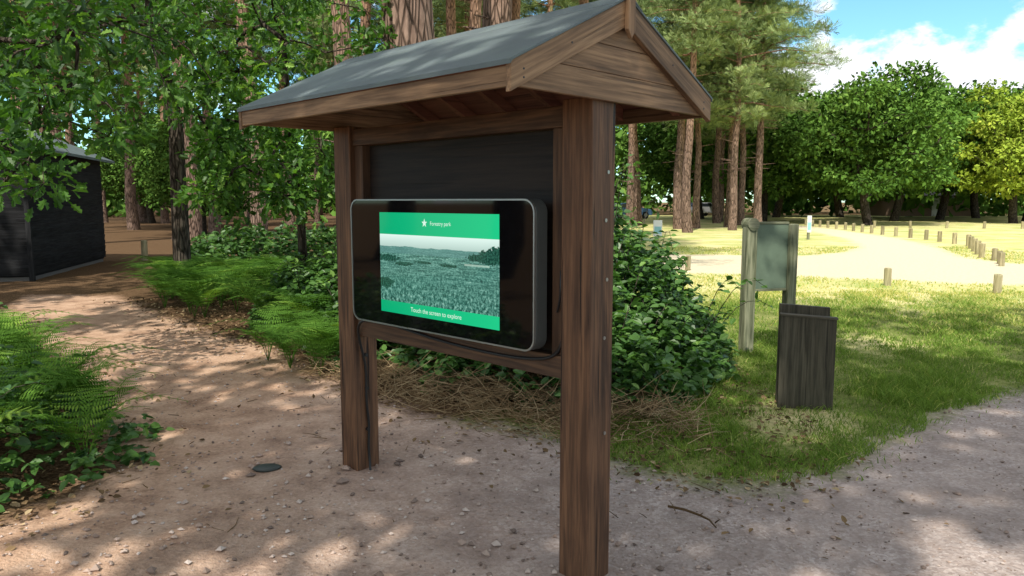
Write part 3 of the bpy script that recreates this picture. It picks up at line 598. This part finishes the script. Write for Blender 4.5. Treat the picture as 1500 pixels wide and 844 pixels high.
# ---------------------------------------------------------------- shed
W_sh=wood('black_stained_board',(.013,.013,.014),(.034,.034,.036),.8,.3,.2,1,.12)
H=empty('timber_shed',(-9.65,14.8,0),math.radians(14.3))
for k in range(17):
    z=.12+k*.15
    beam('side_board_%d'%k,(.012,0.03,z+.075),(.012,5.2,z+.075),.022,.158,W_sh,H,up=(.12,0,1),bv=0)
    beam('front_board_%d'%k,(-4.4,-.012,z+.075),(-.03,-.012,z+.075),.022,.158,W_sh,H,up=(0,-.12,1),bv=0)
beam('core',(-4.38,2.6,1.33),(-.02,2.6,1.33),5.1,2.5,W_sh,H,bv=0)
beam('corner_post',(.005,-.005,0),(.005,-.005,2.7),.09,.09,W_sh,H,up=(0,1,0))
m_plinth=simple('shed_plinth',(.16,.15,.14),.9); beam('plinth',(-4.36,2.6,.05),(-.03,2.6,.05),5.06,.12,m_plinth,H,bv=0)
extr('gable',[(-4.4,0.0,2.67),(0,0.0,2.67),(-2.2,0.0,3.6)],(0,5.1,0),W_sh,H)
for sg in (0,1):
    e=.3 if sg==0 else -4.7
    extr('roof_%d'%sg,[(e,-.3,2.60),(-2.2,-.3,3.66),(-2.2,-.3,3.72),(e,-.3,2.66)],(0,5.8,0),mf,H)
# ---------------------------------------------------------------- small signs, cabin, cars
m_white=simple('white_sign',(.7,.72,.7),.5,0,.05); m_blue=simple('blue_sign_panel',(.25,.5,.55),.5)
def sign(x,y,h,w,ph,name='waymarker_sign'):
    e=empty(name,(x,y,0)); beam('post',(0,0,-.2),(0,0,h),.09,.09,W_old,e,up=(0,1,0)); beam('panel',(-w/2,-.06,h-ph/2),(w/2,-.06,h-ph/2),.02,ph,m_white,e); beam('panel_graphic',(-w*.38,-.074,h-ph*.62),(w*.38,-.074,h-ph*.62),.006,ph*.45,m_blue,e)
sign(5.0,25.5,.95,.3,.55); sign(12.4,31,1.0,.18,.7)
m_wall=simple('cabin_wall',(.20,.13,.085),.8); m_roof=simple('cabin_roof',(.13,.125,.11),.8); m_glass=simple('dark_window',(.02,.025,.03),.1)
def cabin(x,y,w,d,h,rz):
    e=empty('timber_cabin',(x,y,0),rz)
    beam('walls',(-w/2,0,h/2),(w/2,0,h/2),d,h,m_wall,e); extr('roof',[(-w/2-.4,-d/2-.5,h),(-w/2-.4,d/2+.5,h),(-w/2-.4,0,h+1.0)],(w+.8,0,0),m_roof,e)
    for k in range(4): beam('window_%d'%k,(-w/2+1+k*w/4,-d/2-.02,1.6),(-w/2+1+k*w/4+1.1,-d/2-.02,1.6),.05,1,m_glass,e)
    beam('door',(-.4,-d/2-.03,1.02),(.45,-d/2-.03,1.02),.05,2,m_white,e)
cabin(45,82,9,5,2.2,.1)
m_tyre=simple('tyre',(.02,.02,.02),.8)
def car(x,y,rz,col):
    e=empty('parked_car',(x,y,0),rz); paint=simple('car_paint',col,.25,.2,.04)
    prof=[(-2.1,.35),(-2.15,.7),(-2.0,.95),(-1.65,1.0),(-1.15,1.42),(.35,1.45),(1.0,1.0),(1.95,.85),(2.15,.6),(2.1,.32)]
    extr('body',[(a,-.85,b) for a,b in prof],(0,1.7,0),paint,e,.06)
    g=[(-1.5,1.02),(-1.08,1.36),(.3,1.39),(.82,1.02)]
    extr('side_windows',[(a,-.862,b) for a,b in g],(0,1.724,0),m_glass,e,.02)
    extr('windscreen',[(.42,-.7,1.41),(1.0,-.7,1.03),(1.0,.7,1.03),(.42,.7,1.41)],(.02,0,.03),m_glass,e)
    extr('rear_window',[(-1.22,-.7,1.39),(-1.66,-.7,1.03),(-1.66,.7,1.03),(-1.22,.7,1.39)],(-.02,0,.03),m_glass,e)
    for a in (-1.35,1.35):
        for s_ in (-.88,.66): disc('wheel',(a,s_,.33),.33,.22,(0,1,0),m_tyre,e,20); disc('hub',(a,-.9 if s_<0 else .88,.33),.18,.02,(0,1,0),m_alu,e,14)
car(10.6,68,.4,(.12,.25,.5)); car(20.5,80,.6,(.4,.4,.42))
# ---------------------------------------------------------------- foreground bits
mb=MB(); tube(mb,[(.82,3.72,.01),(.89,3.66,.018),(.955,3.60,.014),(.985,3.53,.02),(1.0,3.46,.012)],[.007,.0065,.006,.005,.003],7,0,.1); tube(mb,[(.955,3.60,.014),(.975,3.615,.02)],[.004,.002],5,0,.1); mb.obj('fallen_stick',[M_dead])
m_st=simple('dark_stone',(.045,.055,.05),.5,0,.2,30); mb=MB(); V=[];F=[]; nu,nv=14,6
for i in range(nv+1):
    th=math.pi*i/nv
    for j in range(nu):
        ph=6.2832*j/nu; V.append((-1.47+.085*(1+.1*math.sin(ph*2))*math.sin(th)*math.cos(ph),4.28+.06*math.sin(th)*math.sin(ph),.012+.018*math.cos(th)))
for i in range(nv):
    for j in range(nu): k=(j+1)%nu; F.append((i*nu+j,(i+1)*nu+j,(i+1)*nu+k,i*nu+k))
mb.add(V,np.array(F),0,None,True); mb.obj('flat_stone',[m_st])
# ---------------------------------------------------------------- sky, sun, camera
az=math.radians(198); el=math.radians(50)
sd=Vector((math.sin(az)*math.cos(el),math.cos(az)*math.cos(el),math.sin(el)))
w=D.worlds.new('World'); sc.world=w; w.use_nodes=True; t=NT(w)
sk=t.n('TexSky',sky_type='NISHITA'); sk.sun_disc=False; sk.sun_elevation=el; sk.sun_rotation=az; sk.air_density=1.0; sk.dust_density=.3; sk.ozone_density=1.2
dv=t.n('VectorMath',operation='NORMALIZE',i={0:t.n('TexCoord').outputs['Generated']}).outputs[0]
nz=t.noise(t.n('Mapping',i={'Vector':dv,'Scale':(1,1,1.7)}).outputs[0],9,6,.58,.1)
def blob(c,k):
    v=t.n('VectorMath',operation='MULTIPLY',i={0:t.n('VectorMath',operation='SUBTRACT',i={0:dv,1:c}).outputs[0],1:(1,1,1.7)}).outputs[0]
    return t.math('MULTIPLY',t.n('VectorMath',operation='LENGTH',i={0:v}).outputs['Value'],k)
b1=t.math('MINIMUM',blob((.53,.835,.13),3.0),t.math('MINIMUM',blob((.385,.909,.150),3.2),blob((-.1,-.75,.75),.17)))  # last blob: unseen broad cloud behind and above camera, added to raise fill light
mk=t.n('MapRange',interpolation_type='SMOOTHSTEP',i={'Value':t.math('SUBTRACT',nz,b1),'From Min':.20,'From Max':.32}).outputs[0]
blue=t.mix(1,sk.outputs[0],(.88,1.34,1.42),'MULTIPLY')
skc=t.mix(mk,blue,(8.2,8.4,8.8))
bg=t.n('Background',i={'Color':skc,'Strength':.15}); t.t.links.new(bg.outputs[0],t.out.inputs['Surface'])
sl_=D.lights.new('sun','SUN'); sl_.energy=5; sl_.angle=math.radians(.5); sl_.color=(1,.95,.85); so=D.objects.new('sun',sl_); so.rotation_euler=(-sd).to_track_quat('-Z','Y').to_euler(); so.location=(0,-10,30); link(so)
cam=D.cameras.new('camera'); cam.lens=26.0; cam.sensor_width=36; cam.clip_end=3000; cam.clip_start=.05; co=D.objects.new('camera',cam); co.location=(0,0,1.6); co.rotation_euler=(math.radians(90-6.7),0,0); link(co); sc.camera=co
sc.view_settings.view_transform='Standard'; sc.view_settings.look='None'; sc.view_settings.exposure=0; sc.view_settings.gamma=1
